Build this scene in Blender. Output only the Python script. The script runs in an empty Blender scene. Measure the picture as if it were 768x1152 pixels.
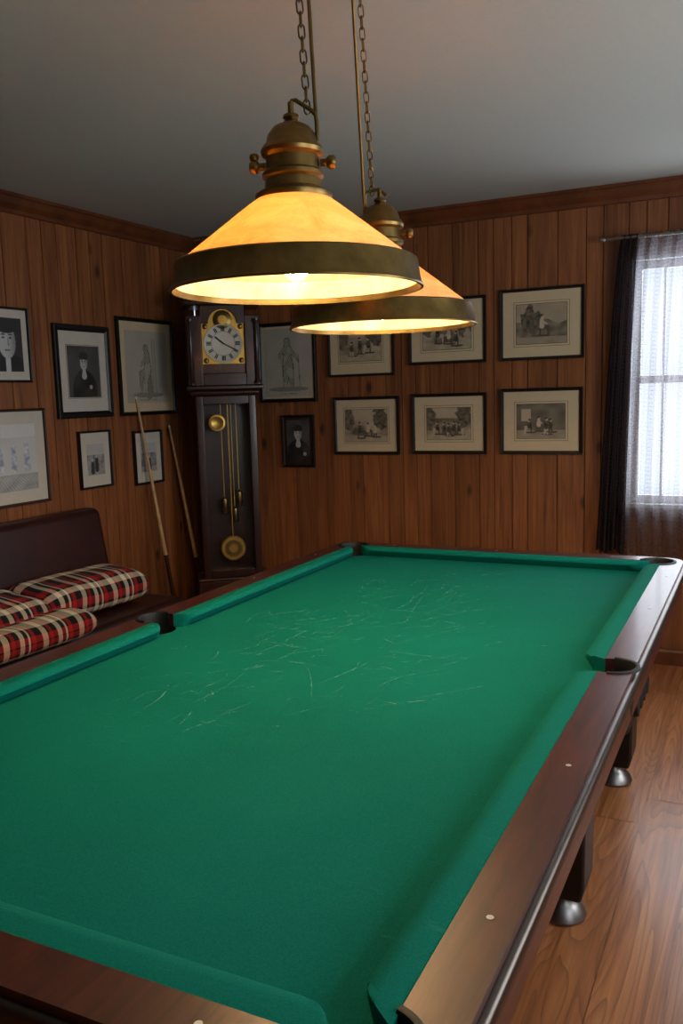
import bpy, bmesh, random
from math import *
from mathutils import Vector, Matrix, noise
random.seed(7)
S=bpy.context.scene
try:
    S.view_settings.view_transform='Standard'
except Exception: pass
COL=S.collection
# ------------------------------------------------------------------ helpers
def link(o): COL.objects.link(o); return o
def empty(name,loc=(0,0,0),rot=0):
    e=bpy.data.objects.new(name,None); e.empty_display_size=.1
    e.location=loc; e.rotation_euler=(0,0,rot); return link(e)
def mesh(name,verts,faces,mat=None,parent=None,smooth=False,mats=None,fm=None,auto=None):
    m=bpy.data.meshes.new(name); m.from_pydata([tuple(v) for v in verts],[],faces)
    bm=bmesh.new(); bm.from_mesh(m); bmesh.ops.recalc_face_normals(bm,faces=bm.faces); bm.to_mesh(m); bm.free()
    if mats:
        for x in mats: m.materials.append(x)
        if fm:
            for p,i in zip(m.polygons,fm): p.material_index=i
    elif mat: m.materials.append(mat)
    if smooth:
        for p in m.polygons: p.use_smooth=True
    o=bpy.data.objects.new(name,m); link(o)
    if parent: o.parent=parent
    if smooth and auto!=False:
        try:
            m.set_sharp_from_angle(angle=radians(auto or 40))
        except Exception: pass
    return o
def bev(o,w=.004,seg=2,ang=30):
    b=o.modifiers.new('bevel','BEVEL'); b.width=w; b.segments=seg; b.limit_method='ANGLE'; b.angle_limit=radians(ang)
    for p in o.data.polygons: p.use_smooth=True
    wn=o.modifiers.new('wn','WEIGHTED_NORMAL'); wn.keep_sharp=True
    return o
BF=[(0,3,2,1),(4,5,6,7),(0,1,5,4),(1,2,6,5),(2,3,7,6),(3,0,4,7)]
def bv(a,b):
    (x0,y0,z0),(x1,y1,z1)=a,b
    return [(x0,y0,z0),(x1,y0,z0),(x1,y1,z0),(x0,y1,z0),(x0,y0,z1),(x1,y0,z1),(x1,y1,z1),(x0,y1,z1)]
def box(name,a,b,mat,parent=None,bw=0,seg=2):
    o=mesh(name,bv(a,b),BF,mat,parent)
    if bw: bev(o,bw,seg)
    return o
def lathe(name,prof,mat,parent=None,seg=48,loc=(0,0,0),axis='Z',smooth=True,auto=40):
    V=[];F=[]
    n=len(prof)
    for i in range(seg):
        a=2*pi*i/seg
        for r,z in prof:
            p=(r*cos(a),r*sin(a),z)
            if axis=='X': p=(z,r*cos(a),r*sin(a))
            if axis=='Y': p=(r*cos(a),z,r*sin(a))
            V.append((p[0]+loc[0],p[1]+loc[1],p[2]+loc[2]))
    for i in range(seg):
        j=(i+1)%seg
        for k in range(n-1):
            F.append((i*n+k,j*n+k,j*n+k+1,i*n+k+1))
    o=mesh(name,V,F,None,None)
    bm=bmesh.new(); bm.from_mesh(o.data); bmesh.ops.remove_doubles(bm,verts=bm.verts,dist=1e-5)
    bmesh.ops.recalc_face_normals(bm,faces=bm.faces); bm.to_mesh(o.data); bm.free()
    o.data.materials.append(mat)
    if smooth:
        for p in o.data.polygons: p.use_smooth=True
        try:o.data.set_sharp_from_angle(angle=radians(auto))
        except Exception: pass
    if parent: o.parent=parent
    return o
def tube(name,pts,r,mat,parent=None,seg=12,closed=False,r2=None):
    pts=[Vector(p) for p in pts]; V=[];F=[]; n=len(pts)
    prev=None
    for i,p in enumerate(pts):
        if closed: d=pts[(i+1)%n]-pts[i-1]
        else: d=(pts[min(i+1,n-1)]-pts[max(i-1,0)])
        d.normalize()
        ref=prev if prev is not None else (Vector((0,0,1)) if abs(d.z)<.9 else Vector((1,0,0)))
        a=(ref-d*ref.dot(d)).normalized(); b=d.cross(a); prev=a
        rr=r if r2 is None else r+(r2-r)*i/(n-1)
        for k in range(seg):
            t=2*pi*k/seg; V.append(p+(a*cos(t)+b*sin(t))*rr)
    for i in range(n if closed else n-1):
        j=(i+1)%n
        for k in range(seg):
            l=(k+1)%seg; F.append((i*seg+k,i*seg+l,j*seg+l,j*seg+k))
    if not closed:
        F.append(tuple(range(seg))[::-1]); F.append(tuple((n-1)*seg+k for k in range(seg)))
    return mesh(name,V,F,mat,parent,smooth=True,auto=50)
# ------------------------------------------------------------------ materials
def lin(h):
    def f(c):
        c/=255; return c/12.92 if c<=.04045 else ((c+.055)/1.055)**2.4
    return tuple(f(c) for c in h)+(1,)
class M:
    def __init__(s,name):
        s.m=bpy.data.materials.new(name); s.m.use_nodes=True; s.t=s.m.node_tree; s.n=s.t.nodes; s.b=s.n['Principled BSDF']; s.out=s.n['Material Output']
    def node(s,ty,**k):
        x=s.n.new(ty)
        for a,v in k.items():
            if a in x.inputs: x.inputs[a].default_value=v
            else: setattr(x,a,v)
        return x
    def l(s,a,b): s.t.links.new(a,b)
    def set(s,**k):
        for a,v in k.items(): s.b.inputs[a.replace('_',' ')].default_value=v
        return s
    def ramp(s,fac,stops):
        r=s.node('ShaderNodeValToRGB'); e=r.color_ramp.elements
        while len(e)<len(stops): e.new(.5)
        for x,(p,c) in zip(e,stops): x.position=p; x.color=c
        s.l(fac,r.inputs[0]); return r.outputs[0]
    def coord(s,scale=(1,1,1),kind='Object',off=None):
        t=s.node('ShaderNodeTexCoord'); mp=s.node('ShaderNodeMapping'); mp.inputs['Scale'].default_value=scale
        src=t.outputs[kind]
        if off is not None:
            ad=s.node('ShaderNodeVectorMath',operation='ADD'); s.l(src,ad.inputs[0]); s.l(off,ad.inputs[1]); src=ad.outputs[0]
        s.l(src,mp.inputs['Vector']); return mp.outputs[0]
    def noise(s,vec,scale,detail=4,rough=.5,dist=0):
        x=s.node('ShaderNodeTexNoise'); x.inputs['Scale'].default_value=scale; x.inputs['Detail'].default_value=detail; x.inputs['Roughness'].default_value=rough; x.inputs['Distortion'].default_value=dist
        if vec: s.l(vec,x.inputs['Vector'])
        return x.outputs[0]
    def mix(s,fac,a,b,bt='MIX'):
        x=s.node('ShaderNodeMix',data_type='RGBA',blend_type=bt)
        for src,i in ((fac,0),(a,6),(b,7)):
            if hasattr(src,'links') or hasattr(src,'is_linked'): s.l(src,x.inputs[i])
            else: x.inputs[i].default_value=src
        return x.outputs[2]
    def math(s,op,a,b=None,c=None):
        x=s.node('ShaderNodeMath',operation=op)
        for i,src in enumerate((a,b,c)):
            if src is None: continue
            if hasattr(src,'is_linked'): s.l(src,x.inputs[i])
            else: x.inputs[i].default_value=src
        return x.outputs[0]
    def bump(s,h,st=.2,d=.01):
        x=s.node('ShaderNodeBump'); x.inputs['Strength'].default_value=st; x.inputs['Distance'].default_value=d
        s.l(h,x.inputs['Height']); s.l(x.outputs[0],s.b.inputs['Normal'])
def plain(name,c,rough=.5,metal=0,noise_amt=.12,sc=30,**k):
    m=M(name); v=m.coord(); n=m.noise(v,sc,5)
    c=lin(c); d=tuple(x*(1-noise_amt*2) for x in c[:3])+(1,)
    m.l(m.ramp(n,[(.3,d),(.7,c)]),m.b.inputs['Base Color']); m.set(Roughness=rough,Metallic=metal)
    for a,v2 in k.items(): m.b.inputs[a.replace('_',' ')].default_value=v2
    return m.m
def wood_boards(name,dark,mid,light,along,rough=.45,sc=1.0,knots=True,tint=.35,coat=0.0,wave=False):
    m=M(name); at=m.node('ShaderNodeAttribute',attribute_name='rnd'); off=m.node('ShaderNodeVectorMath',operation='SCALE'); m.l(at.outputs['Vector'],off.inputs[0]); off.inputs['Scale'].default_value=20
    s=[18,18,18]; s[along]=1.1; s=[x*sc for x in s]
    v=m.coord(tuple(s),off=off.outputs[0])
    n=m.noise(v,1.0,5,.6,1.2)
    s2=[90,90,90]; s2[along]=3
    n2=m.noise(m.coord(tuple(s2),off=off.outputs[0]),1.0,3,.6)
    c=m.ramp(n,[(.28,lin(dark)),(.5,lin(mid)),(.72,lin(light))])
    if wave:
        # cathedral grain: iso-lines of a stretched smooth noise field
        s3=[9,9,9]; s3[along]=.9
        fld=m.noise(m.coord(tuple(s3),off=off.outputs[0]),1.0,1.5,.4,.3)
        saw=m.math('FRACT',m.math('MULTIPLY',fld,16))
        line=m.math('POWER',saw,3.0)
        c=m.mix(m.math('MULTIPLY',line,.62),c,lin([x*.8 for x in dark]))
    c=m.mix(.22 if wave else .35,c,m.ramp(n2,[(.3,lin(dark)),(.7,lin(light))]))
    if knots:
        s4=[5.5,5.5,5.5]; s4[along]=2.6
        vo=m.node('ShaderNodeTexVoronoi'); vo.inputs['Scale'].default_value=1; m.l(m.coord(tuple(s4),off=off.outputs[0]),vo.inputs['Vector'])
        k=m.ramp(vo.outputs['Distance'],[(.05,(1,1,1,1)),(.13,(0,0,0,1))])
        c=m.mix(m.math('MULTIPLY',k,.8),c,lin([x*.35 for x in dark]))
    sep=m.node('ShaderNodeSeparateXYZ'); m.l(at.outputs['Vector'],sep.inputs[0])
    f=m.math('MULTIPLY_ADD',sep.outputs[0],tint*2,1-tint)
    vm=m.node('ShaderNodeVectorMath',operation='SCALE'); m.l(c,vm.inputs[0]); m.l(f,vm.inputs['Scale'])
    m.l(vm.outputs[0],m.b.inputs['Base Color']); m.set(Roughness=rough,Coat_Weight=coat,Coat_Roughness=.2)
    m.bump(n2,.12,.002)
    return m.m
def wood(name,dark,light,scale=(3,40,40),rough=.3,coat=.3):
    m=M(name); v=m.coord(scale); n=m.noise(v,1.5,6,.6,.6)
    m.l(m.ramp(n,[(.3,lin(dark)),(.7,lin(light))]),m.b.inputs['Base Color']); m.set(Roughness=rough,Coat_Weight=coat,Coat_Roughness=.12); return m.m
MAT_WALL=wood_boards('pine_panel',(90,47,25),(138,80,44),(168,108,62),2,rough=.45,tint=.18)
MAT_FLOOR=wood_boards('oak_floor',(132,74,42),(186,116,66),(210,142,88),1,rough=.34,knots=False,tint=.13,coat=.15,wave=True)
MAT_TRIM=wood('trim_wood',(84,42,20),(126,70,36),(4,4,4),.4,.2)
MAT_CEIL=plain('ceiling_plaster',(182,184,178),.9,0,.02,60)
MAT_DARKW=wood('clock_mahogany',(34,13,8),(62,26,15),(30,30,3),.3,.4)
MAT_RAIL=wood('rail_mahogany',(48,19,13),(86,36,23),(40,4,40),.36,.25)
MAT_BLACKW=plain('black_wood',(16,13,12),.4)
MAT_BROWNF=plain('brown_frame',(60,34,20),.4)
MAT_SILV=plain('brushed_aluminium',(150,146,142),.38,1,.05)
MAT_EDGE=plain('dull_edge_metal',(104,94,86),.34,1,.08)
MAT_BRASS=plain('aged_brass',(140,114,66),.40,1,.18,25)
MAT_BRASSD=plain('dark_brass',(142,116,66),.36,1,.2,25)
MAT_GOLD=plain('gold_brass',(216,172,84),.36,.85,.1)
MAT_BLACK=plain('black_rubber',(8,8,8),.6)
MAT_WHITE=plain('pearl_inlay',(225,222,210),.3)
MAT_DIAL=plain('dial_silver',(226,218,198),.45,0,.04)
MAT_PAINTW=plain('window_white',(205,208,212),.5,0,.03)
def leather():
    m=M('burgundy_leather'); v=m.coord(); n=m.noise(v,6,4); vo=m.node('ShaderNodeTexVoronoi'); vo.inputs['Scale'].default_value=160; m.l(v,vo.inputs['Vector'])
    m.l(m.ramp(n,[(.3,lin((40,17,16))),(.7,lin((62,28,25)))]),m.b.inputs['Base Color']); m.set(Roughness=.36); m.bump(vo.outputs['Distance'],.1,.001); return m.m
MAT_LEATH=leather()
def cloth():
    m=M('green_baize'); v=m.coord(); n=m.noise(v,2.2,5,.6); n3=m.noise(v,380,2)
    c=m.ramp(n,[(.3,lin((0,104,91))),(.7,lin((2,116,101)))])
    c=m.mix(.18,c,m.ramp(n3,[(.35,lin((0,78,68))),(.65,lin((24,150,130)))]))
    st=m.noise(m.coord((1,5,1)),14,6,.75,1.5)
    mask=m.noise(v,1.6,2)
    f=m.math('MULTIPLY',m.ramp(st,[(.58,(0,0,0,1)),(.74,(1,1,1,1))]),m.ramp(mask,[(.42,(0,0,0,1)),(.60,(1,1,1,1))]))
    c=m.mix(m.math('MULTIPLY',f,.16),c,lin((120,200,180)))
    m.l(c,m.b.inputs['Base Color']); m.set(Roughness=.95,Specular_IOR_Level=.1); return m.m
MAT_CLOTH=cloth()
def chalkm():
    m=M('chalk_scratch'); v=m.coord(); n=m.noise(v,45,3)
    tr=m.node('ShaderNodeBsdfTransparent'); mx=m.node('ShaderNodeMixShader'); m.set(Base_Color=lin((128,200,184)),Roughness=.9)
    m.l(m.math('MULTIPLY',m.ramp(n,[(.38,(0,0,0,1)),(.64,(1,1,1,1))]),.55),mx.inputs[0]); m.l(tr.outputs[0],mx.inputs[1]); m.l(m.b.outputs[0],mx.inputs[2]); m.l(mx.outputs[0],m.out.inputs[0]); return m.m
MAT_CHALK=chalkm()
def glasspane():
    m=M('case_glass'); m.set(Roughness=.05,Alpha=.03,Specular_IOR_Level=.3)
    v=m.coord(); n=m.noise(v,3,2); m.l(m.ramp(n,[(0,(.1,.1,.1,1)),(1,(.2,.2,.2,1))]),m.b.inputs['Base Color']); return m.m
MAT_GLASS=glasspane()
def shade():
    m=M('amber_shade_glass'); v=m.coord(); n=m.noise(v,11,6,.7,1.2)
    c=m.ramp(n,[(.35,lin((196,170,140))),(.65,lin((244,226,200)))])
    ct=m.ramp(n,[(.3,lin((250,196,124))),(.7,lin((255,220,160)))])
    tl=m.node('ShaderNodeBsdfTranslucent'); m.l(ct,tl.inputs[0]); m.l(c,m.b.inputs['Base Color']); m.set(Roughness=.25)
    mx=m.node('ShaderNodeMixShader'); mx.inputs[0].default_value=.52; m.l(m.b.outputs[0],mx.inputs[1]); m.l(tl.outputs[0],mx.inputs[2]); m.l(mx.outputs[0],m.out.inputs[0]); return m.m
MAT_SHADE=shade()
def emis(name,c,s):
    m=M(name); v=m.coord(); n=m.noise(v,2,1); m.l(m.ramp(n,[(0,c),(1,c)]),m.b.inputs['Emission Color']); m.set(Emission_Strength=s,Base_Color=(1,1,1,1)); return m.m
MAT_BULB=emis('bulb_glow',(1,.72,.38,1),400)
def plaid():
    m=M('tartan_wool'); uv=m.node('ShaderNodeUVMap'); uv.uv_map='UVMap'; sp=m.node('ShaderNodeSeparateXYZ'); m.l(uv.outputs[0],sp.inputs[0])
    def stripes(o):
        f=m.math('FRACT',o)
        r=m.node('ShaderNodeValToRGB'); r.color_ramp.interpolation='CONSTANT'; e=r.color_ramp.elements
        st=[(0,(186,28,30)),(.10,(14,13,18)),(.28,(232,222,196)),(.42,(14,13,18)),(.48,(176,26,28)),(.56,(14,13,20)),(.68,(246,236,212)),(.80,(20,20,30)),(.90,(246,236,212)),(.95,(14,14,20))]
        while len(e)<len(st): e.new(.5)
        for x,(p,c) in zip(e,st): x.position=p; x.color=lin(c)
        m.l(f,r.inputs[0]); return r.outputs[0]
    c=m.mix(.5,stripes(sp.outputs[0]),stripes(sp.outputs[1]))
    m.l(c,m.b.inputs['Base Color']); m.set(Roughness=.95)
    m.bump(m.noise(m.coord(),300,2),.3,.002); return m.m
MAT_PLAID=plaid()
def curtainm(name,base,opac,grid,tlc=None):
    m=M(name); uv=m.node('ShaderNodeUVMap'); uv.uv_map='UVMap'; sp=m.node('ShaderNodeSeparateXYZ'); m.l(uv.outputs[0],sp.inputs[0])
    gx=m.math('GREATER_THAN',m.math('FRACT',m.math('MULTIPLY',sp.outputs[0],60)),.72)
    gy=m.math('GREATER_THAN',m.math('FRACT',m.math('MULTIPLY',sp.outputs[1],80)),.72)
    g=m.math('MAXIMUM',gx,gy)
    f=m.math('MULTIPLY_ADD',g,grid,opac)
    tr=m.node('ShaderNodeBsdfTransparent'); tl=m.node('ShaderNodeBsdfTranslucent'); tl.inputs[0].default_value=lin(tlc or base)
    m.set(Base_Color=lin(base),Roughness=.9); m1=m.node('ShaderNodeMixShader'); m1.inputs[0].default_value=.45; m.l(m.b.outputs[0],m1.inputs[1]); m.l(tl.outputs[0],m1.inputs[2])
    mx=m.node('ShaderNodeMixShader'); m.l(f,mx.inputs[0]); m.l(tr.outputs[0],mx.inputs[1]); m.l(m1.outputs[0],mx.inputs[2]); m.l(mx.outputs[0],m.out.inputs[0]); return m.m
MAT_SHEER=curtainm('sheer_voile',(88,70,66),.50,.18,(176,172,178))
MAT_DRAPE=curtainm('gathered_voile',(44,32,34),.90,.08)
# ------------------------------------------------------------------ room
XL,XR,YB,YF,ZC=-1.75,2.7,3.93,-2.6,2.453
WX0,WX1,WZ0,WZ1=.91,1.93,.83,2.10      # back window
RW=[(1.3,2.5),(-.6,.7)]                  # right wall windows (y ranges)
RZ0,RZ1=.85,2.1
def board_wall(name,a0,a1,place,openings):
    V=[];F=[];R=[]
    g=.004
    us=[a0]
    ops=sorted(openings)
    edges=[e for o in ops for e in (o[0],o[1])]
    while us[-1]<a1-.06:
        w=random.choice([.085,.10,.125,.145,.16])
        nx=us[-1]+w
        for e in edges:
            if us[-1]<e-.03 and nx>e-.04: nx=e; break
        us.append(min(nx,a1))
    if us[-1]<a1: us[-1]=a1
    for u0,u1 in zip(us[:-1],us[1:]):
        c=(u0+u1)/2; zs=[(0,ZC)]
        for o in ops:
            if o[0]<=c<=o[1]: zs=[(0,o[2]),(o[3],ZC)]
        r=(random.random(),random.random(),random.random())
        for z0,z1 in zs:
            n=len(V)
            for u,d in ((u0,.010),(u0+g,0),(u1-g,0),(u1,.010)):
                V.append(place(u,d,z0)); V.append(place(u,d,z1))
            for i in range(3): F.append((n+2*i,n+2*i+2,n+2*i+3,n+2*i+1)); R.append(r)
    segs=[]; prev=a0
    for o in ops: segs+= [(prev,o[0],0,ZC),(o[0],o[1],0,o[2]),(o[0],o[1],o[3],ZC)]; prev=o[1]
    segs.append((prev,a1,0,ZC))
    for u0,u1,z0,z1 in segs:
        n=len(V)
        for d in (.010,.10):
            for u,z in ((u0,z0),(u1,z0),(u1,z1),(u0,z1)): V.append(place(u,d,z))
        for f in BF: F.append(tuple(n+i for i in f)); R.append((.5,.5,.5))
    m=bpy.data.meshes.new(name); m.from_pydata(V,[],F); m.materials.append(MAT_WALL)
    at=m.attributes.new('rnd','FLOAT_VECTOR','FACE')
    for i,r in enumerate(R): at.data[i].vector=r
    return link(bpy.data.objects.new(name,m))
board_wall('wall_back',XL,XR,lambda u,d,z:(u,YB+d,z),[(WX0,WX1,WZ0,WZ1)])
board_wall('wall_left',YF,YB,lambda u,d,z:(XL-d,u,z),[])
board_wall('wall_right',YF,YB,lambda u,d,z:(XR+d,u,z),[(a,b,RZ0,RZ1) for a,b in RW])
board_wall('wall_front',XL,XR,lambda u,d,z:(u,YF-d,z),[])
box('ceiling',(XL-.1,YF-.1,ZC),(XR+.1,YB+.1,ZC+.1),MAT_CEIL)
V=[];F=[];R=[]
x=XL
while x<XR:
    w=.165; y=YF-random.random()
    while y<YB:
        l=random.uniform(1.0,1.4); y0=max(y,YF);y1=min(y+l,YB); x1=min(x+w,XR)
        if y1>y0:
            n=len(V); g=.0013
            V+=[(x+g,y0+g,0),(x1-g,y0+g,0),(x1-g,y1-g,0),(x+g,y1-g,0)]; F.append((n,n+1,n+2,n+3)); R.append([random.random() for _ in range(3)])
        y+=l
    x+=w
n=len(V); V+=bv((XL-.1,YF-.1,-.1),(XR+.1,YB+.1,-.002)); 
for f in BF: F.append(tuple(n+i for i in f)); R.append((0,0,0))
m=bpy.data.meshes.new('floor'); m.from_pydata(V,[],F); m.materials.append(MAT_FLOOR); at=m.attributes.new('rnd','FLOAT_VECTOR','FACE')
for i,r in enumerate(R): at.data[i].vector=r
link(bpy.data.objects.new('floor',m))
def trim(name,p0,p1,inward,prof,mat=MAT_TRIM):
    p0=Vector(p0);p1=Vector(p1);inn=Vector(inward); V=[];n=len(prof)
    for p in (p0,p1):
        for a,z in prof: V.append(p+inn*a+Vector((0,0,z)))
    F=[(i,(i+1)%n,n+(i+1)%n,n+i) for i in range(n)]+[tuple(range(n)),tuple(range(n,2*n))[::-1]]
    return mesh(name,V,F,mat)
CP=[(0,ZC),(.062,ZC),(.062,ZC-.014),(.05,ZC-.02),(.036,ZC-.045),(.02,ZC-.062),(.014,ZC-.066),(.014,ZC-.085),(0,ZC-.088)]
BP=[(0,0),(.016,0),(.016,.07),(.010,.082),(0,.086)]
for nm,pr in (('trim_',CP),('baseboard_',BP)):
    sides={'back':((XL,YB,0),(XR,YB,0),(0,-1,0)),'left':((XL,YF,0),(XL,YB,0),(1,0,0)),'right':((XR,YF,0),(XR,YB,0),(-1,0,0)),'front':((XL,YF,0),(XR,YF,0),(0,1,0))}
    for i,(k,(a,b,c)) in enumerate(sides.items()):
        trim((nm+k) if nm=='baseboard_' else 'trim_%d'%(i+1),a,b,c,pr)
def window(name,u0,u1,z0,z1,place):
    e=empty(name)
    def bx(nm,a,b,mat=MAT_PAINTW):
        vs=[place(*v) for v in bv(a,b)]; o=mesh(nm,vs,BF,mat,e); bev(o,.003); return o
    t=.04
    bx('jamb_l',(u0,.0,z0),(u0+.02,.09,z1)); bx('jamb_r',(u1-.02,0,z0),(u1,.09,z1)); bx('head',(u0,0,z1-.02),(u1,.09,z1)); bx('sill',(u0-.02,-.03,z0-.0),(u1+.02,.09,z0+.02))
    zm=(z0+z1)/2+.02
    for i,(a,b,d) in enumerate(((z0+.02,zm+.02,.03),(zm-.02,z1-.02,.055))):
        bx('sash%d_l'%i,(u0+.02,d,a),(u0+.02+t,d+.025,b)); bx('sash%d_r'%i,(u1-.02-t,d,a),(u1-.02,d+.025,b))
        bx('sash%d_b'%i,(u0+.02+t,d,a),(u1-.02-t,d+.025,a+t)); bx('sash%d_t'%i,(u0+.02+t,d,b-t),(u1-.02-t,d+.025,b))
        for j in range(1,6,2):
            um=u0+(u1-u0)*j/6; bx('muntin%d_%d'%(i,j),(um-.007,d+.005,a+t),(um+.007,d+.02,b-t))
    c=.06
    bx('casing_l',(u0-c,-.014,z0-.0),(u0,0,z1+c),MAT_TRIM); bx('casing_r',(u1,-.014,z0),(u1+c,0,z1+c),MAT_TRIM); bx('casing_t',(u0,-.014,z1),(u1,0,z1+c),MAT_TRIM); bx('apron',(u0-c,-.014,z0-.07),(u1+c,0,z0),MAT_TRIM)
    return e
window('window_1',WX0,WX1,WZ0,WZ1,lambda u,d,z:(u,YB+d,z))
for i,(a,b) in enumerate(RW): window('window_%d'%(i+2),a,b,RZ0,RZ1,lambda u,d,z:(XR+d,u,z))
# ------------------------------------------------------------------ pool table
T=empty('pool_table')
W,L,H=1.17,2.56,.80
def cutter(loc,r,z0=.5,z1=.9):
    V=[];F=[];n=32
    for z in (z0,z1):
        for i in range(n): V.append((loc[0]+r*cos(2*pi*i/n),loc[1]+r*sin(2*pi*i/n),z))
    for i in range(n): F.append((i,(i+1)%n,n+(i+1)%n,n+i))
    F+= [tuple(range(n))[::-1],tuple(range(n,2*n))]
    return V,F
PK=[(-.04,-.045,.058),(W+.04,-.045,.058),(-.04,L+.045,.058),(W+.04,L+.045,.058),(-.078,L/2,.056),(W+.078,L/2,.056)]
CV=[];CF=[]
for px,py,pr in PK:
    v,f=cutter((px,py),pr); n=len(CV); CV+=v; CF+=[tuple(i+n for i in q) for q in f]
def boolean(o,V,F,nm):
    c=mesh(nm,V,F); md=o.modifiers.new('cut','BOOLEAN'); md.operation='DIFFERENCE'; md.solver='EXACT'; md.object=c
    bpy.context.view_layer.update()
    dg=bpy.context.evaluated_depsgraph_get(); me=bpy.data.meshes.new_from_object(o.evaluated_get(dg))
    o.modifiers.clear(); o.data=me; bpy.data.objects.remove(c)
bed=box('bed_cloth',(-.06,-.06,.735),(W+.06,L+.06,.764),MAT_CLOTH,T)
boolean(bed,CV,CF,'cut1')
e=.055
OX0,OX1,OY0,OY1=-.13,1.30,-.13,L+.13
def rrect(x0,x1,y0,y1,r,n=8):
    P=[]
    for cx,cy,a0 in ((x1-r,y1-r,0),(x0+r,y1-r,pi/2),(x0+r,y0+r,pi),(x1-r,y0+r,3*pi/2)):
        for i in range(n+1):
            a=a0+pi/2*i/n; P.append((cx+r*cos(a),cy+r*sin(a)))
    return P
def prism(name,P,z0,z1,mat,parent,bw=0):
    n=len(P); V=[(x,y,z0) for x,y in P]+[(x,y,z1) for x,y in P]
    F=[(i,(i+1)%n,n+(i+1)%n,n+i) for i in range(n)]+[tuple(range(n))[::-1],tuple(range(n,2*n))]
    return mesh(name,V,F,mat,parent)
rail=prism('rail_top',rrect(OX0,OX1,OY0,OY1,.07),.742,.8025,MAT_RAIL,T)
boolean(rail,bv((-e,-e,.5),(W+e,L+e,.9)),BF,'cut2'); boolean(rail,CV,CF,'cut3'); bev(rail,.004,3,40)
TW=.012
P0=rrect(OX0-TW,OX1+TW,OY0-TW,OY1+TW,.08); P1=rrect(OX0,OX1,OY0,OY1,.07)
n=len(P0); prof=[(0,.790),(.35,.790),(.8,.787),(1,.782),(1,.766),(.8,.760),(0,.760)]
V=[];F=[]
for k,z in prof:
    for (ax,ay),(bx_,by_) in zip(P1,P0): V.append((ax+(bx_-ax)*k,ay+(by_-ay)*k,z))
for j in range(len(prof)-1):
    for i in range(n): F.append((j*n+i,j*n+(i+1)%n,(j+1)*n+(i+1)%n,(j+1)*n+i))
mesh('metal_trim',V,F,MAT_EDGE,T,smooth=True)
P2=rrect(OX0+.006,OX1-.006,OY0+.006,OY1-.006,.06); P3=rrect(OX0+.12,OX1-.12,OY0+.12,OY1-.12,.03)
n=len(P2); V=[(x,y,.744) for x,y in P2]+[(x,y,.68) for x,y in P2]+[(x,y,.52) for x,y in P3]+[(x,y,.52) for x,y in rrect(OX0+.3,OX1-.3,OY0+.3,OY1-.3,.03)]
F=[]
for j in range(3):
    for i in range(n): F.append((j*n+i,j*n+(i+1)%n,(j+1)*n+(i+1)%n,(j+1)*n+i))
mesh('apron',V,F,MAT_RAIL,T)
box('slate_bed',(-.0,-.0,.60),(W,L,.733),MAT_BLACKW,T)
prof=[(0,.765),(0,.8015),(.030,.8035),(.047,.8015),(.0545,.796),(.0550,.790),(.03,.765)]
def cushion(name,place,s0,s1,k0,k1,parent=T):
    V=[];n=len(prof)
    st=[]
    NE=6
    for t in range(NE+1): st.append(('a',t/NE))
    for t in range(NE+1): st.append(('b',1-t/NE))
    for side,t in st:
        for o,z in prof:
            rr=.030
            s_=(k0 if side=='a' else k1)*o
            lim=(.055-rr)+rr*sin(t*pi/2)
            oo=min(o,lim)
            off=rr*.9*(1-cos(t*pi/2))
            q=s_*min(1,oo/max(o,1e-6))
            s=(s0+q+off) if side=='a' else (s1-q-off)
            V.append(place(s,oo-e,z))
    m_=len(st)
    F=[]
    for a in range(m_-1):
        for i in range(n): F.append((a*n+i,a*n+(i+1)%n,(a+1)*n+(i+1)%n,(a+1)*n+i))
    F+=[tuple(range(n)),tuple((m_-1)*n+i for i in range(n))[::-1]]
    return mesh(name,V,F,MAT_CLOTH,parent,smooth=True,auto=40)
c0=-.012; ks=.35; sp=.050
for nm,pl in (('r',lambda s,o,z:(W-o,s,z)),('l',lambda s,o,z:(o,s,z))):
    cushion('cushion_%s1'%nm,pl,c0,L/2-sp,.8,ks); cushion('cushion_%s2'%nm,pl,L/2+sp,L-c0,ks,.8)
cushion('cushion_near',lambda s,o,z:(s,o,z),c0,W-c0,.8,.8)
cushion('cushion_far',lambda s,o,z:(s,L-o,z),c0,W-c0,.8,.8)
for i,(px,py,pr) in enumerate(PK):
    lathe('pocket_%d'%i,[(pr-.0005,.763),(pr-.003,.74),(pr-.012,.66),(pr-.03,.63),(0,.62)],MAT_BLACK,T,32,(px,py,0))
    ang=0 if px>W/2 else pi
    if i<4: ang=atan2(1 if py>L/2 else -1,1 if px>W/2 else -1)
    span=radians(122 if i<4 else 92)
    pts=[(px+pr*cos(ang+t),py+pr*sin(ang+t)) for t in [(-span+2*span*j/28) for j in range(29)]]
    V=[];F=[]
    pf=[(-.001,.76),(-.003,.802),(-.001,.8055),(.004,.8065),(.008,.8055),(.009,.80)]
    for (x,y) in pts:
        d=Vector((x-px,y-py)).normalized()
        for o_,z in pf: V.append((x+d.x*o_,y+d.y*o_,z))
    m_=len(pf)
    for a in range(28):
        for b in range(m_-1): F.append((a*m_+b,(a+1)*m_+b,(a+1)*m_+b+1,a*m_+b+1))
    F.append(tuple(range(m_))); F.append(tuple(28*m_+b for b in range(m_)))
    mesh('pocket_rim_%d'%i,V,F,MAT_BLACK,T,smooth=True)
sv=[]
for xx in (1.266,-.097):
    for yy in (.21,.69,1.87,2.35): sv.append((xx,yy))
for yy in (-.090,L+.090):
    for xx in (.13,.585,1.04): sv.append((xx,yy))
V=[];F=[]
for x,y in sv:
    n=len(V)
    for i in range(12): V.append((x+.005*cos(pi*i/6),y+.005*sin(pi*i/6),.8033))
    F.append(tuple(range(n,n+12)))
mesh('sights',V,F,MAT_WHITE,T)
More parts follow.
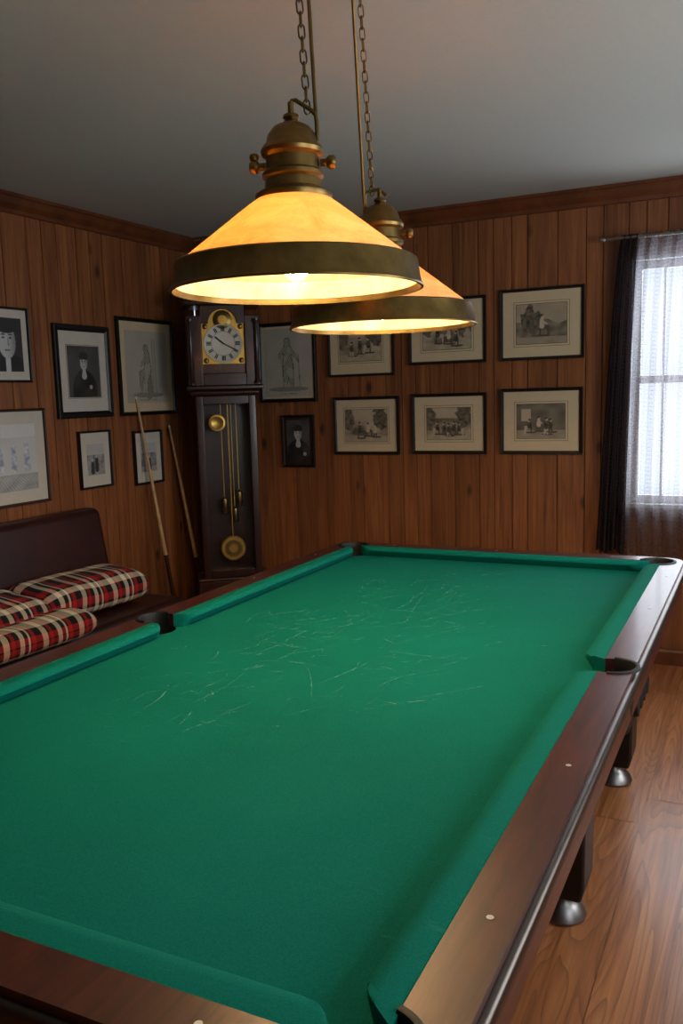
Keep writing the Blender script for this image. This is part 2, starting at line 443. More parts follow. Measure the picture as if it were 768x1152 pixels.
for i,(lx,ly) in enumerate([(a,b) for b in (.3,1.51,2.42) for a in (1.09,.08)]):
    w=.074;V=[]
    for z,s in ((.075,.80),(.12,.95),(.40,1.0),(.62,1.35)):
        V+=[(lx-w*s,ly-w*s,z),(lx+w*s,ly-w*s,z),(lx+w*s,ly+w*s,z),(lx-w*s,ly+w*s,z)]
    F=[(0,3,2,1),(12,13,14,15)]
    for j in (0,4,8):
        for a in range(4): F.append((j+a,j+(a+1)%4,j+4+(a+1)%4,j+4+a))
    bev(mesh('leg_%d'%i,V,F,MAT_BLACKW,T),.010,3)
    lathe('foot_%d'%i,[(0,.001),(.062,.001),(.066,.010),(.060,.026),(.045,.045),(.034,.056),(.030,.085),(0,.085)],MAT_SILV,T,32,(lx,ly,0))
box('ball_box',(1.13,1.85,.40),(1.215,2.15,.58),MAT_BLACK,T,.02,3)
for i in range(4): lathe('ball_box_ring_%d'%i,[(.0,.0),(.03,.0),(.034,.012),(.03,.024),(0,.024)],MAT_BLACK,T,20,(1.215,1.89+.075*i,.49),axis='X')
# chalk marks
random.seed(11)
V=[];F=[]
def stroke(x,y,a,l,w,c=0):
    n=len(V); k=8; pts=[]
    px,py,aa=x,y,a
    for i in range(k+1):
        pts.append((px,py,aa)); aa+=c/k+random.gauss(0,.06); px+=l/k*cos(aa); py+=l/k*sin(aa)
    if any(not(.02<q[0]<W-.02 and .02<q[1]<L-.02) for q in pts): return
    for i,(px,py,aa) in enumerate(pts):
        ww=w*sin(pi*(i+.3)/(k+.6)); V.append((px-ww*sin(aa),py+ww*cos(aa),.7648)); V.append((px+ww*sin(aa),py-ww*cos(aa),.7648))
    for i in range(k): F.append((n+2*i,n+2*i+1,n+2*i+3,n+2*i+2))
for cx,cy,sx,sy,num in ((.45,1.95,.14,.22,75),(.38,1.35,.14,.22,80),(.55,1.65,.2,.32,60),(.38,.75,.1,.10,18),(.75,1.0,.05,.08,14),(.45,1.1,.24,.35,34)):
    for _ in range(num):
        a=random.choice([random.gauss(1.3,.3),random.gauss(.5,.4),random.uniform(0,3.1)])
        stroke(random.gauss(cx,sx),random.gauss(cy,sy),a,random.choice((.03,.05,.07,.10,.24)),random.uniform(.0006,.0018),random.uniform(-.9,.9))
mesh('chalk_marks',V,F,MAT_CHALK,T)
# ------------------------------------------------------------------ lamps
def lamp(name,x,y,z,rot,attach,side=1):
    E=empty(name,(x,y,z),rot)
    R=.275
    lathe('shade',[(.074,.196),(.10,.178),(R-.020,.058),(R-.016,.052),(R-.010,.012),(R-.013,.012),(R-.019,.052),(.098,.172),(.072,.190)],MAT_SHADE,E,72)
    lathe('rim_band',[(R-.018,.062),(R-.012,.058),(R-.004,.010),(R+.001,.003),(R,0),(R-.006,0),(R-.008,.010),(R-.0145,.052),(R-.018,.062)],MAT_BRASSD,E,72)
    k=-.018
    lathe('cap',[(a,b+k) for a,b in [(.02,.206),(.080,.206),(.083,.213),(.083,.220),(.074,.226),(.062,.232),(.060,.25),(.066,.256),(.066,.264),(.058,.27),(.057,.296),(.066,.302),(.068,.310),(.064,.318),(.056,.326),(.052,.342),(.040,.358),(.024,.366),(.016,.370),(.014,.374),(.018,.378),(.016,.384),(.008,.388),(0,.389)]],MAT_BRASS,E,48)
    for i in range(2):
        s=-1 if i==0 else 1
        tube('key_stem_%d'%i,[(s*.06,0,.265),(s*.080,0,.265)],.008,MAT_BRASS,E)
        lathe('key_knob_%d'%i,[(0,-.010),(.010,-.010),(.014,-.005),(.014,.005),(.010,.010),(0,.010)],MAT_BRASS,E,20,(s*.084,0,.265),axis='X')
    lathe('key_finial',[(0,-.01),(.009,-.006),(.011,0),(.009,.006),(0,.01)],MAT_BRASS,E,16,(-.084,0,.285))
    lathe('socket',[(0,.19),(.022,.19),(.022,.12),(.018,.115),(0,.115)],MAT_BRASS,E,24)
    lathe('bulb',[(0,.118),(.012,.116),(.016,.100),(.025,.076),(.028,.056),(.025,.038),(.015,.026),(0,.022)],MAT_BULB,E,32)
    inv=Matrix.Rotation(-rot,3,'Z'); at=inv@(Vector(attach)-Vector((x,y,z)))
    tube('stem',[(0,0,.368),(0,0,.392)],.0065,MAT_BRASS,E)
    if side>0:
        tube('hanger_arm',[(0,0,.388),(.003,0,.395),(.010,0,.396),(.045,0,.372),(.053,0,.362),(.055,0,.35),(.055,0,.31)],.0045,MAT_BRASS,E)
        rb=Vector((.055,0,.32)); rt=at+Vector((.022,0,0)); a=Vector((.035,0,.38))
    else:
        tube('hanger_arm',[(.02,0,.374),(0,0,.392),(-.003,0,.393),(-.035,0,.388),(-.042,0,.378),(-.044,0,.29)],.0045,MAT_BRASS,E)
        rb=Vector((-.044,0,.29)); rt=at+Vector((-.018,0,0)); a=Vector((-.022,0,.39))
    tube('rod',[rb,rt],.0042,MAT_BRASS,E)
    b=at; ln=(b-a).length; dirv=(b-a).normalized(); pitch=.026; N=int(ln/pitch)
    q=Vector((0,0,1)).rotation_difference(dirv)
    V=[];F=[]
    for i in range(N+1):
        c=a+dirv*(i*pitch); rotm=q.to_matrix()@Matrix.Rotation(pi/2*(i%2)+.4,3,'Z')
        pts=[]
        for k in range(14):
            t=2*pi*k/14; pts.append((.0068*cos(t),.0,.010*sin(t)+(.006 if sin(t)>0 else -.006)))
        n0=len(V); sg=6
        for k in range(14):
            p=Vector(pts[k]); dn=(Vector(pts[(k+1)%14])-Vector(pts[k-1])).normalized(); s1=Vector((0,1,0)); s2=dn.cross(s1)
            for j in range(sg):
                t=2*pi*j/sg; V.append(c+rotm@(p+(s1*cos(t)+s2*sin(t))*.0019))
        for k in range(14):
            for j in range(sg):
                F.append((n0+k*sg+j,n0+k*sg+(j+1)%sg,n0+((k+1)%14)*sg+(j+1)%sg,n0+((k+1)%14)*sg+j))
    mesh('chain',V,F,MAT_BRASSD,E,smooth=True)
    lathe('canopy',[(0,.0),(.05,.0),(.05,-.006),(.03,-.022),(.008,-.03),(0,-.03)],MAT_BRASS,E,32,tuple(at+Vector((.01,0,0))))
    return E
LA=(.626,.944,1.678); LB=(.53,1.64,1.645)
ctrot=.3
la=lamp('pendant_lamp',*LA,ctrot,(.628,.98,ZC))
lb=lamp('pendant_lamp',*LB,ctrot,(.62,1.33,ZC),-1)
bpy.context.view_layer.update(); inv=la.matrix_world.inverted()
A=Vector((LA[0],LA[1],LA[2]+.222)); B=Vector((LB[0],LB[1],LB[2]+.222))
d=(B-A).normalized()
tube('connecting_pipe',[inv@(A+d*.058),inv@(B-d*.058)],.012,MAT_BRASS,la)
for i in range(5):
    tube('pipe_collar_%d'%i,[inv@(A+d*(.07+.03*i)),inv@(A+d*(.085+.03*i))],.017,MAT_BRASS,la)
# ------------------------------------------------------------------ grandfather clock
K=empty('grandfather_clock',(-1.37,3.656,0),atan2(.6,.8))
def kb(nm,a,b,mat=MAT_DARKW,bw=.004): return box(nm,a,b,mat,K,bw)
kb('plinth',(-.23,-.13,0),(.23,.13,.10)); kb('base',(-.21,-.12,.10),(.21,.12,.36)); kb('base_moulding',(-.215,-.125,.36),(.215,.125,.385),bw=.012)
kb('base_panel',(-.15,-.128,.14),(.15,-.118,.32),bw=.006)
tw=.175
kb('trunk_back',(-tw,.09,.385),(tw,.11,1.47)); kb('trunk_side_l',(-tw,-.10,.385),(-tw+.02,.09,1.47)); kb('trunk_side_r',(tw-.02,-.10,.385),(tw,.09,1.47))
kb('door_stile_l',(-tw,-.118,.385),(-tw+.042,-.098,1.47)); kb('door_stile_r',(tw-.042,-.118,.385),(tw,-.098,1.47))
kb('door_rail_b',(-tw+.042,-.118,.385),(tw-.042,-.098,.43)); kb('door_rail_t',(-tw+.042,-.118,1.42),(tw-.042,-.098,1.47))
box('door_glass',(-tw+.042,-.110,.43),(tw-.042,-.107,1.42),MAT_GLASS,K)
kb('neck_moulding',(-.20,-.135,1.47),(.20,.125,1.505),bw=.014)
hw=.215
kb('hood_floor',(-hw-.008,-.145,1.505),(hw+.008,.13,1.53),bw=.006)
kb('hood_body',(-hw+.01,-.10,1.53),(hw-.01,.12,1.93))
kb('hood_front_l',(-hw+.005,-.135,1.53),(-.125,-.10,1.93)); kb('hood_front_r',(.125,-.135,1.53),(hw-.005,-.10,1.93))
kb('hood_front_b',(-.125,-.135,1.53),(.125,-.10,1.60))
for s in (-1,1): lathe('column_%d'%s,[(0,1.535),(.022,1.535),(.022,1.55),(.014,1.56),(.013,1.88),(.022,1.895),(.022,1.91),(0,1.91)],MAT_DARKW,K,20,(s*.19,-.145,0))
def arch(nm,y0,y1,rin,cz,ztop,mat,x=.125):
    n=20
    P=[(-x,cz),(-x,ztop),(x,ztop),(x,cz)]+[(rin*cos(pi*i/n),cz+rin*sin(pi*i/n)) for i in range(n+1)]
    V=[(a,y0,b) for a,b in P]+[(a,y1,b) for a,b in P]; m_=len(P)
    F=[(i,(i+1)%m_,m_+(i+1)%m_,m_+i) for i in range(m_)]+[tuple(range(m_)),tuple(range(m_,2*m_))[::-1]]
    return mesh(nm,V,F,mat,K)
arch('hood_arch',-.135,-.10,.085,1.885,2.0,MAT_DARKW)
kb('hood_cornice',(-hw-.012,-.155,1.985),(hw+.012,.13,2.02),bw=.012)
n=24;P=[(-.2,2.02)]+[(-.2*cos(pi*i/n),2.02+.09*sin(pi*i/n)) for i in range(n+1)]+[(.2,2.02)]
V=[(a,-.13,b) for a,b in P]+[(a,.11,b) for a,b in P];m_=len(P)
mesh('bonnet',V,[(i,(i+1)%m_,m_+(i+1)%m_,m_+i) for i in range(m_)]+[tuple(range(m_)),tuple(range(m_,2*m_))[::-1]],MAT_DARKW,K)
lathe('finial',[(0,2.1),(.02,2.1),(.012,2.125),(.024,2.15),(.02,2.175),(.006,2.2),(0,2.215)],MAT_GOLD,K,20,(0,-.08,0))
box('dial_plate',(-.122,-.108,1.655),(.122,-.103,1.888),MAT_GOLD,K)
n=24; P=[(.083*cos(pi*i/n),1.885+.083*sin(pi*i/n)) for i in range(n+1)]
V=[(a,-.108,b) for a,b in P]; mesh('dial_arch',V,[tuple(range(n+1))],MAT_GOLD,K)
DZ=1.772
lathe('chapter_ring',[(0,-.1095),(.104,-.1095),(.106,-.1105),(.112,-.1125),(.114,-.108)],MAT_DIAL,K,48,(0,0,DZ),axis='Y')
lathe('moon_dial',[(0,-.110),(.052,-.110),(.055,-.108)],MAT_BRASSD,K,32,(0,0,1.908),axis='Y')
lathe('moon_boss',[(0,-.114),(.026,-.113),(.028,-.108)],MAT_GOLD,K,24,(0,0,1.908),axis='Y')
V=[];F=[]
def quad2(cx,cz,ux,uz,hl,hw_,y):
    n=len(V); px,pz=-uz,ux
    for a,b in ((-1,-1),(1,-1),(1,1),(-1,1)): V.append((cx+ux*hl*a+px*hw_*b,y,cz+uz*hl*a+pz*hw_*b))
    F.append((n,n+1,n+2,n+3))
for i in range(12):
    a=pi/6*i
    for o_ in (-.05,.05) if i%3 else (-.09,0,.09): quad2(.085*sin(a+o_),DZ+.085*cos(a+o_),sin(a),cos(a),.013,.0028,-.1112)
for i in range(60):
    a=pi/30*i; quad2(.101*sin(a),DZ+.101*cos(a),sin(a),cos(a),.002,.0006,-.1112)
for i in range(48):
    a=2*pi*i/48; quad2(.069*sin(a),DZ+.069*cos(a),cos(a),-sin(a),.0046,.0008,-.1112)
for a,l,w in ((radians(-50),.056,.0045),(radians(118),.080,.0032)): quad2(l/2*sin(a),DZ+l/2*cos(a),sin(a),cos(a),l/2+.005,w,-.1125)
mesh('numerals_and_hands',V,F,MAT_BLACK,K)
for sx in (-1,1):
    for sz in (-1,1): lathe('spandrel_%d_%d'%(sx,sz),[(0,-.112),(.012,-.111),(.016,-.108)],MAT_BRASSD,K,12,(sx*.102,0,DZ+sz*.098),axis='Y')
tube('pendulum_rod',[(.01,-.03,1.42),(.01,-.03,.56)],.004,MAT_GOLD,K)
lathe('pendulum_bob',[(0,-.003),(.018,-.003),(.020,-.006),(.024,-.006),(.026,-.003),(.052,-.003),(.055,-.007),(.070,-.007),(.074,-.003),(.078,0),(.076,.003),(0,.006)],MAT_GOLD,K,40,(.01,-.035,.545),axis='Y')
lathe('bob_engraving',[(.028,-.0036),(.050,-.0036)],MAT_BRASSD,K,40,(.01,-.035,.545),axis='Y')
lathe('brass_disc',[(0,-.004),(.034,-.004),(.038,-.007),(.048,-.006),(.051,0),(.0,.006)],MAT_GOLD,K,32,(-.055,-.05,1.31),axis='Y')
for i,(xx,zb) in enumerate(((-.03,.86),(.03,.80),(.06,.90))):
    tube('weight_cable_%d'%i,[(xx,-.02,1.45),(xx,-.02,zb)],.0022,MAT_GOLD,K,6)
    lathe('weight_%d'%i,[(0,zb),(.006,zb),(.02,zb-.01),(.022,zb-.02),(.022,zb-.09),(.014,zb-.1),(0,zb-.1)],MAT_BRASSD,K,24,(xx,-.02,0))
# ------------------------------------------------------------------ pictures
def ell(u,v,cx,cy,rx,ry): return ((u-cx)/rx)**2+((v-cy)/ry)**2
def mixc(a,b,t):
    t=max(0,min(1,t)); return tuple(x+(y-x)*t for x,y in zip(a,b))
def seg(u,v,x0,y0,x1,y1,w0,w1):
    dx,dy=x1-x0,y1-y0; t=max(0,min(1,((u-x0)*dx+(v-y0)*dy)/(dx*dx+dy*dy))); px,py=x0+dx*t,y0+dy*t
    return hypot(u-px,v-py)<w0+(w1-w0)*t
def art(kind,seed,asp):
    rr=random.Random(seed*17)
    figs=[]
    nf={1:1,2:3,3:3,5:4,6:5,7:3}.get(seed,3)
    for i in range(nf):
        figs.append((asp*(.22+.58*(i+.5)/nf+rr.uniform(-.04,.04)),rr.uniform(.10,.24),rr.uniform(.34,.50),rr.random(),rr.choice((-1,1)),rr.random()<.5))
    def nz(u,v,s): return noise.noise(Vector((u*s+seed*3.1,v*s,seed)))
    def hatch(u,v): return .5+.5*sin((u+v*.6)*160+nz(u,v,6)*4)
    sep=lambda g:(g*1.0,g*.80,g*.55)
    def f(u,v):
        x=u*asp
        if kind=='scene':
            g=.30+.30*nz(u,v,2.5)+.12*nz(u,v,9)
            if seed==1:
                g=.40+.08*nz(u,v,3)
                if v<.55+.1*nz(u,0,4): g=.20+.18*nz(u,v,7)
                if ell(x,v,asp*.3,.62,.25,.34)<1+nz(u,v,9): g=.12+.12*nz(u,v,14)
                if v<.18: g=.34+.1*nz(u,v,5)
            elif seed in(5,):
                g=.16+.12*nz(u,v,4)
                if .1<u<.3 and .5<v<.85: g=.5
                if v<.25: g=.34+.1*nz(u,v,5)
            else:
                if v>.68: g=.48+.08*nz(u,v,5)
                if ell(x,v,asp*.85,.75,.25,.35)<1+nz(u,v,8): g=.13+.12*nz(u,v,12)
                if ell(x,v,asp*.1,.7,.16,.35)<1+nz(u,v,8): g=.16+.12*nz(u,v,12)
                if v<.2: g=.42+.1*nz(u,v,6)
            for cx,by,hh,t,sd,seated in figs:
                body=.06 if t>.45 else .58
                leg=.5 if t>.6 else .1
                if v<by+.02 and ell(x,v,cx+.04,by,.16,.03)<1: g=.08
                if seated:
                    if seg(x,v,cx,by+hh*.40,cx+sd*hh*.30,by+hh*.42,.05,.04) or seg(x,v,cx+sd*hh*.30,by+hh*.42,cx+sd*hh*.34,by,.035,.025): g=leg
                    if seg(x,v,cx-sd*.05,by,cx-sd*.05,by+hh*.55,.02,.015): g=.07
                else:
                    if seg(x,v,cx-.02,by+hh*.5,cx-.04,by,.035,.02) or seg(x,v,cx+.02,by+hh*.5,cx+.04,by,.035,.02): g=leg
                if seg(x,v,cx,by+hh*.45,cx,by+hh*.78,.062,.045): g=body+.1*nz(u,v,16)
                if seg(x,v,cx,by+hh*.74,cx+sd*hh*.26,by+hh*.55,.024,.016): g=body*.8+.08
                if ell(x,v,cx+sd*.01,by+hh*.93,.034,.045)<1: g=.55
                if ell(x,v,cx-sd*.006,by+hh*1.0,.04,.03)<1: g=.07
            g*=.86+.28*hatch(u,v)
            if min(u,1-u)*asp<.012 or min(v,1-v)<.012: g=.1
            return sep(max(.03,g)*1.05)
        if kind in('sketch','sketch2'):
            g=.46+.05*nz(u,v,4)
            if kind=='sketch':
                c_=asp*.5
                P=[('e',c_,.80,.050,.055),('s',c_,.73,c_,.50,.055,.075),('s',c_-.02,.48,c_-.05,.14,.065,.03),('s',c_+.03,.48,c_+.07,.14,.06,.03),('s',c_+.04,.70,c_+.17,.54,.03,.02),('s',c_-.04,.70,c_-.14,.60,.03,.02),('s',c_-.14,.60,c_-.10,.50,.02,.016)]
            else:
                c_=asp*.5
                P=[('e',c_-.02,.76,.048,.052),('s',c_,.69,c_+.01,.46,.05,.075),('s',c_,.44,c_-.14,.40,.06,.045),('s',c_-.14,.40,c_-.15,.14,.045,.025),('s',c_+.02,.42,c_-.04,.34,.055,.04),('s',c_-.04,.34,c_-.05,.13,.04,.024),('s',c_,.66,c_-.13,.52,.028,.018)]
                if abs(x-(c_+.15))<.035 and .14<v<.9: g=.36+.1*hatch(u,v)
                if abs(abs(x-(c_+.15))-.035)<.004 and .14<v<.9: g=.16
                if seg(x,v,c_+.02,.36,c_+.02,.14,.07,.09): g=.30-.12*(hatch(u,v)>.5)
            def hit(k):
                for p in P:
                    if p[0]=='e':
                        if ell(x,v,p[1],p[2],p[3]*k,p[4]*k)<1: return True
                    elif seg(x,v,p[1],p[2],p[3],p[4],p[5]*k,p[6]*k): return True
                return False
            if hit(1.12):
                g=.12
                if hit(.90): g=.42-.26*(hatch(u,v)>.66)*(nz(u,v,7)>-.1)
            if kind=='sketch' and seg(x,v,asp*.5+.18,.62,asp*.5+.20,.1,.006,.006): g=.14
            if v<.14 and ell(x,v,asp*.5,.11,.34,.035)<1: g=.32-.15*(hatch(u,v)>.6)
            if .03<v<.05 and .3<u<.7 and nz(u,v,60)>0: g=.2
            return (g,g*.90,g*.74)
        if kind=='portrait':
            g=.07+.05*nz(u,v,2.5); x-=asp*.5
            if ell(x,v,0,.12,.34,.42)<1: g=.02+.02*nz(u,v,5)
            if seg(x,v,0,.5,0,.42,.05,.07): g=.5
            if ell(x,v,0,.68,.105,.15)<1: g=.48-.25*max(0,x*8)+.05*nz(u,v,8)
            if ell(x,v,0,.80,.125,.085)<1 and v>.745-.3*abs(x): g=.03
            for ex in (-.04,.04):
                if ell(x,v,ex,.70,.018,.012)<1: g=.06
            if ell(x,v,0,.60,.03,.008)<1: g=.12
            if ell(x,v,.17,.2,.045,.04)<1: g=.4
            return (g,g*.97,g*.92)
        if kind=='face':
            g=.035; x-=asp*.5
            if ell(x,v,0,.02,.5,.3)<1: g=.015
            if abs(x)<.06 and v<.25: g=.6
            if ell(x,v,0,.56,.21,.32)<1:
                g=.55-.35*max(0,x*4)+.05*nz(u,v,5)
                for ex in (-.085,.085):
                    if ell(x,v,ex,.63,.04,.018)<1: g=.05
                    if ell(x,v,ex,.69,.055,.014)<1: g=.06
                if ell(x,v,0,.40,.07,.016)<1: g=.12
                if seg(x,v,.02,.62,.03,.5,.008,.02): g=.25
            if ell(x,v,0,.84,.24,.13)<1: g=.03
            return (g,g,g)
        if kind=='photo':
            g=.28+.2*nz(u,v,3)+.1*nz(u,v,11)
            if v>.65: g=.5
            if v<.2: g=.35+.1*nz(u,v,8)
            for cx,by,hh,t,sd,se in figs[:2]:
                if seg(x,v,cx,by,cx,by+hh*.8,.09,.06): g=.04 if t>.4 else .5
                if ell(x,v,cx,by+hh*.95,.05,.055)<1: g=.45
            return (g,g*.98,g*.94)
        if kind=='light':
            g=.62+.06*nz(u,v,3)
            for i in range(5):
                if seg(u,v,.14+.18*i,.32,.14+.18*i,.66+.05*sin(i*2.1),.045,.03): 
                    s=.5+nz(u,v,18); return mixc((.28,.33,.42),(.7,.72,.75),s)
            if v<.25: g=.45+.1*nz(u,v,8)-.15*(hatch(u,v)>.8)
            if v>.8: g=.7
            return (g,g,g*.97)
        return (.5,.5,.5)
    return f
def artmat(name,mul=1):
    m=M(name); at=m.node('ShaderNodeAttribute',attribute_name='ink'); n=m.noise(m.coord(),260,3)
    c=m.mix(.2,at.outputs['Color'],m.ramp(n,[(.35,(.15,.13,.1,1)),(.65,(.8,.78,.72,1))]),'SOFT_LIGHT')
    m.l(c,m.b.inputs['Base Color']); m.set(Roughness=.5,Coat_Weight=.4,Coat_Roughness=.04); return m.m
MAT_ART=artmat('print_paper')
MAT_MATC=plain('mat_cream',(214,192,154),.6,0,.03,Coat_Weight=.4,Coat_Roughness=.04)
MAT_MATW=plain('mat_white',(210,202,186),.6,0,.03,Coat_Weight=.4,Coat_Roughness=.04)
MAT_LINE=plain('mat_ruled_line',(120,98,64),.6,0,.03)
def picture(wall,u0,u1,z0,z1,fw,mx,mz,kind,seed,fmat=MAT_BLACKW,mmat=MAT_MATC,mzb=None,line=0):
    E=empty('framed_picture',((u0+u1)/2,YB,(z0+z1)/2) if wall=='b' else (XL,(u0+u1)/2,(z0+z1)/2), 0 if wall=='b' else pi/2)
    w=(u1-u0)/2;h=(z1-z0)/2; D=-.024
    pf=[(0,-.001),(0,D*.8),(.15*fw,D),(.7*fw,D*.9),(fw,D*.62),(fw,-.001)]
    V=[];F=[];n=len(pf)
    for sx,sz in ((-1,-1),(1,-1),(1,1),(-1,1)):
        for o,d in pf: V.append((sx*(w-o),d,sz*(h-o)))
    for c in range(4):
        for i in range(n-1): F.append((c*n+i,((c+1)%4)*n+i,((c+1)%4)*n+i+1,c*n+i+1))
    mesh('frame',V,F,fmat,E)
    box('mat_board',(-w+fw,-.012,-h+fw),(w-fw,-.004,h-fw),mmat,E)
    mzb=mz if mzb is None else mzb
    a0,a1,b0,b1=-w+fw+mx,w-fw-mx,-h+fw+mzb,h-fw-mz
    if line:
        box('ruled_line',(a0-line,-.0126,b0-line),(a1+line,-.0118,b1+line),MAT_LINE,E); q=line-.0025
        box('inner_mat',(a0-q,-.0130,b0-q),(a1+q,-.0118,b1+q),mmat,E)
    asp=(a1-a0)/(b1-b0); ny=110; nx=max(30,int(ny*asp)); f=art(kind,seed,asp)
    V=[];F=[];Cc=[]
    for j in range(ny+1):
        for i in range(nx+1):
            u=i/nx;v=j/ny; V.append((a0+(a1-a0)*u,-.0138,b0+(b1-b0)*v)); Cc.append(f(u,v))
    for j in range(ny):
        for i in range(nx): q=j*(nx+1)+i; F.append((q,q+1,q+nx+2,q+nx+1))
    m=bpy.data.meshes.new('print'); m.from_pydata(V,[],F); m.materials.append(MAT_ART); at=m.attributes.new('ink','FLOAT_COLOR','POINT')
    for i,c in enumerate(Cc): at.data[i].color=(max(0,c[0]),max(0,c[1]),max(0,c[2]),1)
    o=link(bpy.data.objects.new('print',m)); o.parent=E
    return E
b=lambda *a,**k: picture('b',*a,**k)
b(.25,.695,1.61,1.985,.016,.07,.065,'scene',1,line=.012)
b(-.28,.17,1.61,1.97,.016,.065,.06,'scene',2,line=.012)
b(-.795,-.375,1.56,1.935,.014,.06,.07,'scene',3,line=.01)
b(-1.27,-.88,1.42,1.90,.022,.012,.012,'sketch',4)
b(.25,.69,1.105,1.46,.018,.07,.065,'scene',5,line=.012)
b(-.27,.17,1.105,1.445,.018,.07,.06,'scene',6,line=.012)
b(-.77,-.35,1.10,1.44,.018,.055,.055,'scene',7,line=.01)
b(-1.13,-.91,1.02,1.34,.014,.016,.016,'portrait',8,fmat=MAT_BLACKW,mmat=MAT_BROWNF)
l=lambda *a,**k: picture('l',*a,**k)
l(2.21,2.495,1.56,1.92,.012,.035,.04,'face',9,mmat=MAT_MATW)
l(2.66,3.08,1.372,1.862,.034,.055,.075,'portrait',10,mmat=MAT_MATW,line=.006)
l(3.15,3.66,1.37,1.93,.022,.04,.05,'sketch2',11,mmat=MAT_MATC)
l(1.95,2.56,.958,1.432,.014,.06,.06,'light',12,fmat=MAT_BROWNF,mmat=MAT_MATW)
l(2.79,3.04,.986,1.30,.012,.045,.06,'photo',13,mmat=MAT_MATW)
l(3.24,3.50,.962,1.28,.014,.045,.06,'photo',14,mmat=MAT_MATW)
# ------------------------------------------------------------------ cues
def cue(x0,y0,x1,y1,z1):
    E=empty('cue_stick',(x0,y0,0)); a=Vector((0,0,.004)); b_=Vector((x1-x0,y1-y0,z1))
    mw=plain('cue_maple',(206,164,112),.35); mb=plain('cue_butt',(58,24,14),.3)
    p=lambda t:a+(b_-a)*t
    tube('butt',[p(i/10*.36) for i in range(11)],.0155,mb,E,r2=.0120); tube('shaft',[p(.36+i/10*.63) for i in range(11)],.0120,mw,E,r2=.0068); tube('ferrule',[p(.99),p(1)],.0068,MAT_WHITE,E)
    return E
cue(-1.60,3.41,-1.733,3.28,1.48)
cue(-1.58,3.69,-1.735,3.58,1.30)
# ------------------------------------------------------------------ bench
Bn=empty('leather_bench')
box('seat_base',(-1.70,.2,.14),(-1.12,2.80,.34),MAT_LEATH,Bn,.015,3)
for i in range(3):
    y0=.2+i*.867; box('seat_cushion_%d'%i,(-1.60,y0+.002,.335),(-1.09,y0+.863,.455),MAT_LEATH,Bn,.035,5)
V=[(-1.70,.2,.40),(-1.53,.2,.40),(-1.61,.2,.90),(-1.72,.2,.90)]; V+=[(x,2.79,z) for x,_,z in V]
F=[(0,1,2,3),(7,6,5,4),(0,4,5,1),(1,5,6,2),(2,6,7,3),(3,7,4,0)]
bev(mesh('backrest',V,F,MAT_LEATH,Bn),.04,6)
for i,(x,y) in enumerate(((-1.66,.26),(-1.16,.26),(-1.66,2.74),(-1.16,2.74))): box('bench_leg_%d'%i,(x-.025,y-.025,0),(x+.025,y+.025,.145),MAT_BLACKW,Bn,.004)
def pillow(name,c,sx,sy,sz,tilt=(0,0,0),uvs=5):
    E=empty(name,c); E.rotation_euler=tilt
    nu,nv=48,32; verts=[];F=[];UV=[]
    for i in range(nu+1):
        s=-1+2*i/nu
        k=max(0.0,1-abs(s)**8)**(1/3.0)
        for j in range(nv):
            t=2*pi*j/nv
            cx=abs(cos(t))**.55*(1 if cos(t)>0 else -1); cz=abs(sin(t))**.8*(1 if sin(t)>0 else -1)
            p=Vector((sx*cx*(.80+.20*k),sy*s,sz*cz*k))
            q=noise.noise(Vector((p.x*7+c[0]*9,p.y*5+c[1]*5,p.z*6)))
            p.z+=.014*q*k; p.x+=.012*q
            verts.append(p); UV.append(((s*sy)*uvs,(j/nv)*(2*sx+2*sz)*uvs*1.0))
    for i in range(nu):
        for j in range(nv):
            a=i*nv+j;b_=i*nv+(j+1)%nv; F.append((a,b_,b_+nv,a+nv))
    F.append(tuple(range(nv))); F.append(tuple(nu*nv+j for j in range(nv))[::-1])
    m=bpy.data.meshes.new('cover'); m.from_pydata([tuple(v) for v in verts],[],F); m.materials.append(MAT_PLAID)
    ul=m.uv_layers.new(name='UVMap')
    for p in m.polygons:
        p.use_smooth=True
        for li in p.loop_indices: ul.data[li].uv=UV[m.loops[li].vertex_index]
        ys=[ul.data[li].uv[1] for li in p.loop_indices]
        if len(p.vertices)==4 and max(ys)-min(ys)>.5*(2*sx+2*sz)*uvs:
            for li in p.loop_indices:
                if ul.data[li].uv[1]<.1: ul.data[li].uv[1]+=(2*sx+2*sz)*uvs
    o=link(bpy.data.objects.new('cover',m)); o.parent=E; return E
pillow('plaid_cushion',(-1.385,2.35,.552),.17,.32,.082,(0,radians(6),radians(-5)))
pillow('plaid_cushion',(-1.390,1.70,.552),.17,.33,.082,(0,radians(6),radians(2)))
pillow('plaid_cushion',(-1.11,1.68,.518),.100,.38,.058,(0,0,radians(-2)))
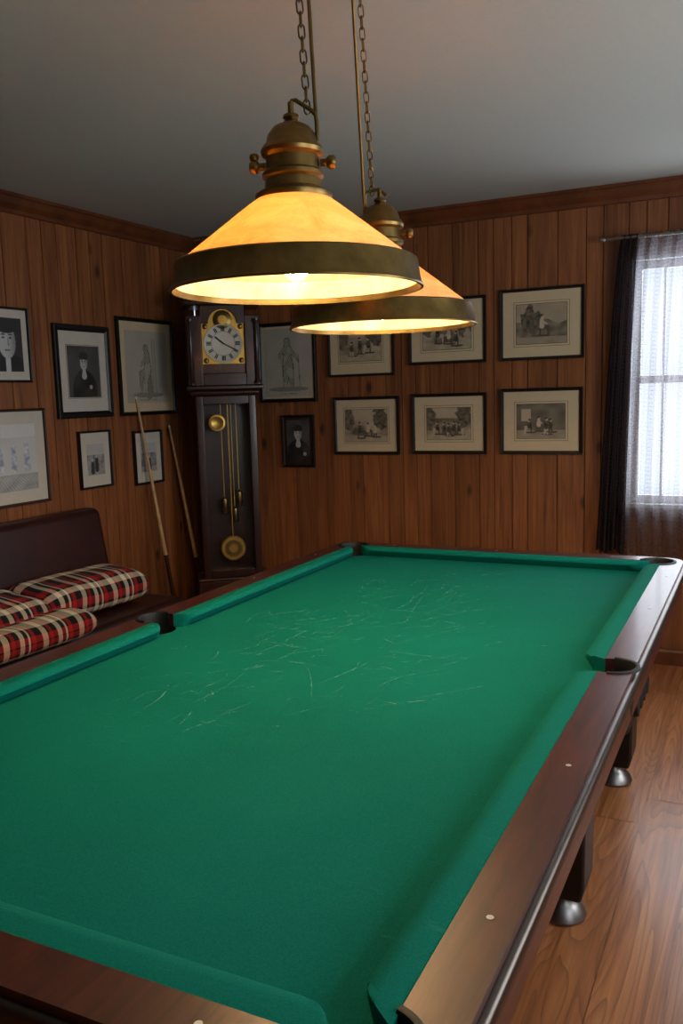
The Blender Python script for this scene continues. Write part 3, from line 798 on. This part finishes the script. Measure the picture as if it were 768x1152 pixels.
# ------------------------------------------------------------------ curtain
Cn=empty('curtain')
yr=3.86
tube('rod',[(.80,yr,2.185),(2.1,yr,2.185)],.008,MAT_SILV,Cn)
lathe('rod_end',[(0,-.02),(.012,-.015),(.014,0),(.008,.012),(0,.012)],MAT_SILV,Cn,16,(.795,yr,2.185),axis='X')
tube('bracket',[(.83,yr,2.185),(.83,YB,2.185)],.005,MAT_SILV,Cn)
tube('bracket_2',[(2.05,yr,2.185),(2.05,YB,2.185)],.005,MAT_SILV,Cn)
def drape(name,x0t,x1t,x0b,x1b,z1,z0,folds,amp,mat,us=1):
    nx,nz=int(folds*14),40;V=[];F=[];UV=[]
    for j in range(nz+1):
        t=j/nz; a=x0t+(x0b-x0t)*t**.7; b_=x1t+(x1b-x1t)*t**.7; z=z1+(z0-z1)*t
        for i in range(nx+1):
            s=i/nx; ph=s*folds*2*pi
            V.append((a+(b_-a)*s+.3*amp*sin(ph*.5+t),yr+amp*(.6+.4*t)*sin(ph+.6*sin(3*t+s*5)),z+.012*sin(ph*.31)*t)); UV.append((s*us,t))
    for j in range(nz):
        for i in range(nx): q=j*(nx+1)+i; F.append((q,q+1,q+nx+2,q+nx+1))
    m=bpy.data.meshes.new(name); m.from_pydata(V,[],F); m.materials.append(mat); ul=m.uv_layers.new(name='UVMap')
    for p in m.polygons:
        p.use_smooth=True
        for li in p.loop_indices: ul.data[li].uv=UV[m.loops[li].vertex_index]
    o=link(bpy.data.objects.new(name,m)); o.parent=Cn
drape('gathered_panel',.885,.965,.77,.91,2.20,.60,6,.016,MAT_DRAPE,.3)
drape('sheer_panel',.955,2.06,.89,2.08,2.20,.58,18,.018,MAT_SHEER,1)
# ------------------------------------------------------------------ lights
def area(name,loc,rot,sx,sy,p,c):
    l_=bpy.data.lights.new(name,'AREA'); l_.shape='RECTANGLE'; l_.size=sx; l_.size_y=sy; l_.energy=p; l_.color=c
    o=link(bpy.data.objects.new(name,l_)); o.location=loc; o.rotation_euler=rot; return o
area('daylight_back',((WX0+WX1)/2,YB+.35,(WZ0+WZ1)/2+.1),(radians(-90),0,0),1.7,1.9,76,(.86,.93,1))
for i,(a,b_) in enumerate(RW): area('daylight_right',(XR+.35,(a+b_)/2,1.55),(0,radians(90),0),1.9,1.9,(76,42)[i],(.90,.95,1))
w=bpy.data.worlds.new('sky'); S.world=w; w.use_nodes=True; w.node_tree.nodes['Background'].inputs[0].default_value=(.74,.86,1,1); w.node_tree.nodes['Background'].inputs[1].default_value=1.5
# ------------------------------------------------------------------ camera
yaw,pitch,roll,f=.4555,.1336,-.0295,973.49
fwd=Vector((-sin(yaw)*cos(pitch),cos(yaw)*cos(pitch),-sin(pitch))); right=Vector((cos(yaw),sin(yaw),0)); up=right.cross(fwd)
r_=cos(roll)*right+sin(roll)*up; u_=-sin(roll)*right+cos(roll)*up
cam=bpy.data.cameras.new('camera'); co=link(bpy.data.objects.new('camera',cam)); mt=Matrix((r_,u_,-fwd)).transposed().to_4x4(); mt.translation=(1.5523,-.7596,1.4498); co.matrix_world=mt
cam.sensor_fit='VERTICAL'; cam.sensor_height=24; cam.lens=f/1152*24; cam.clip_start=.02
S.camera=co
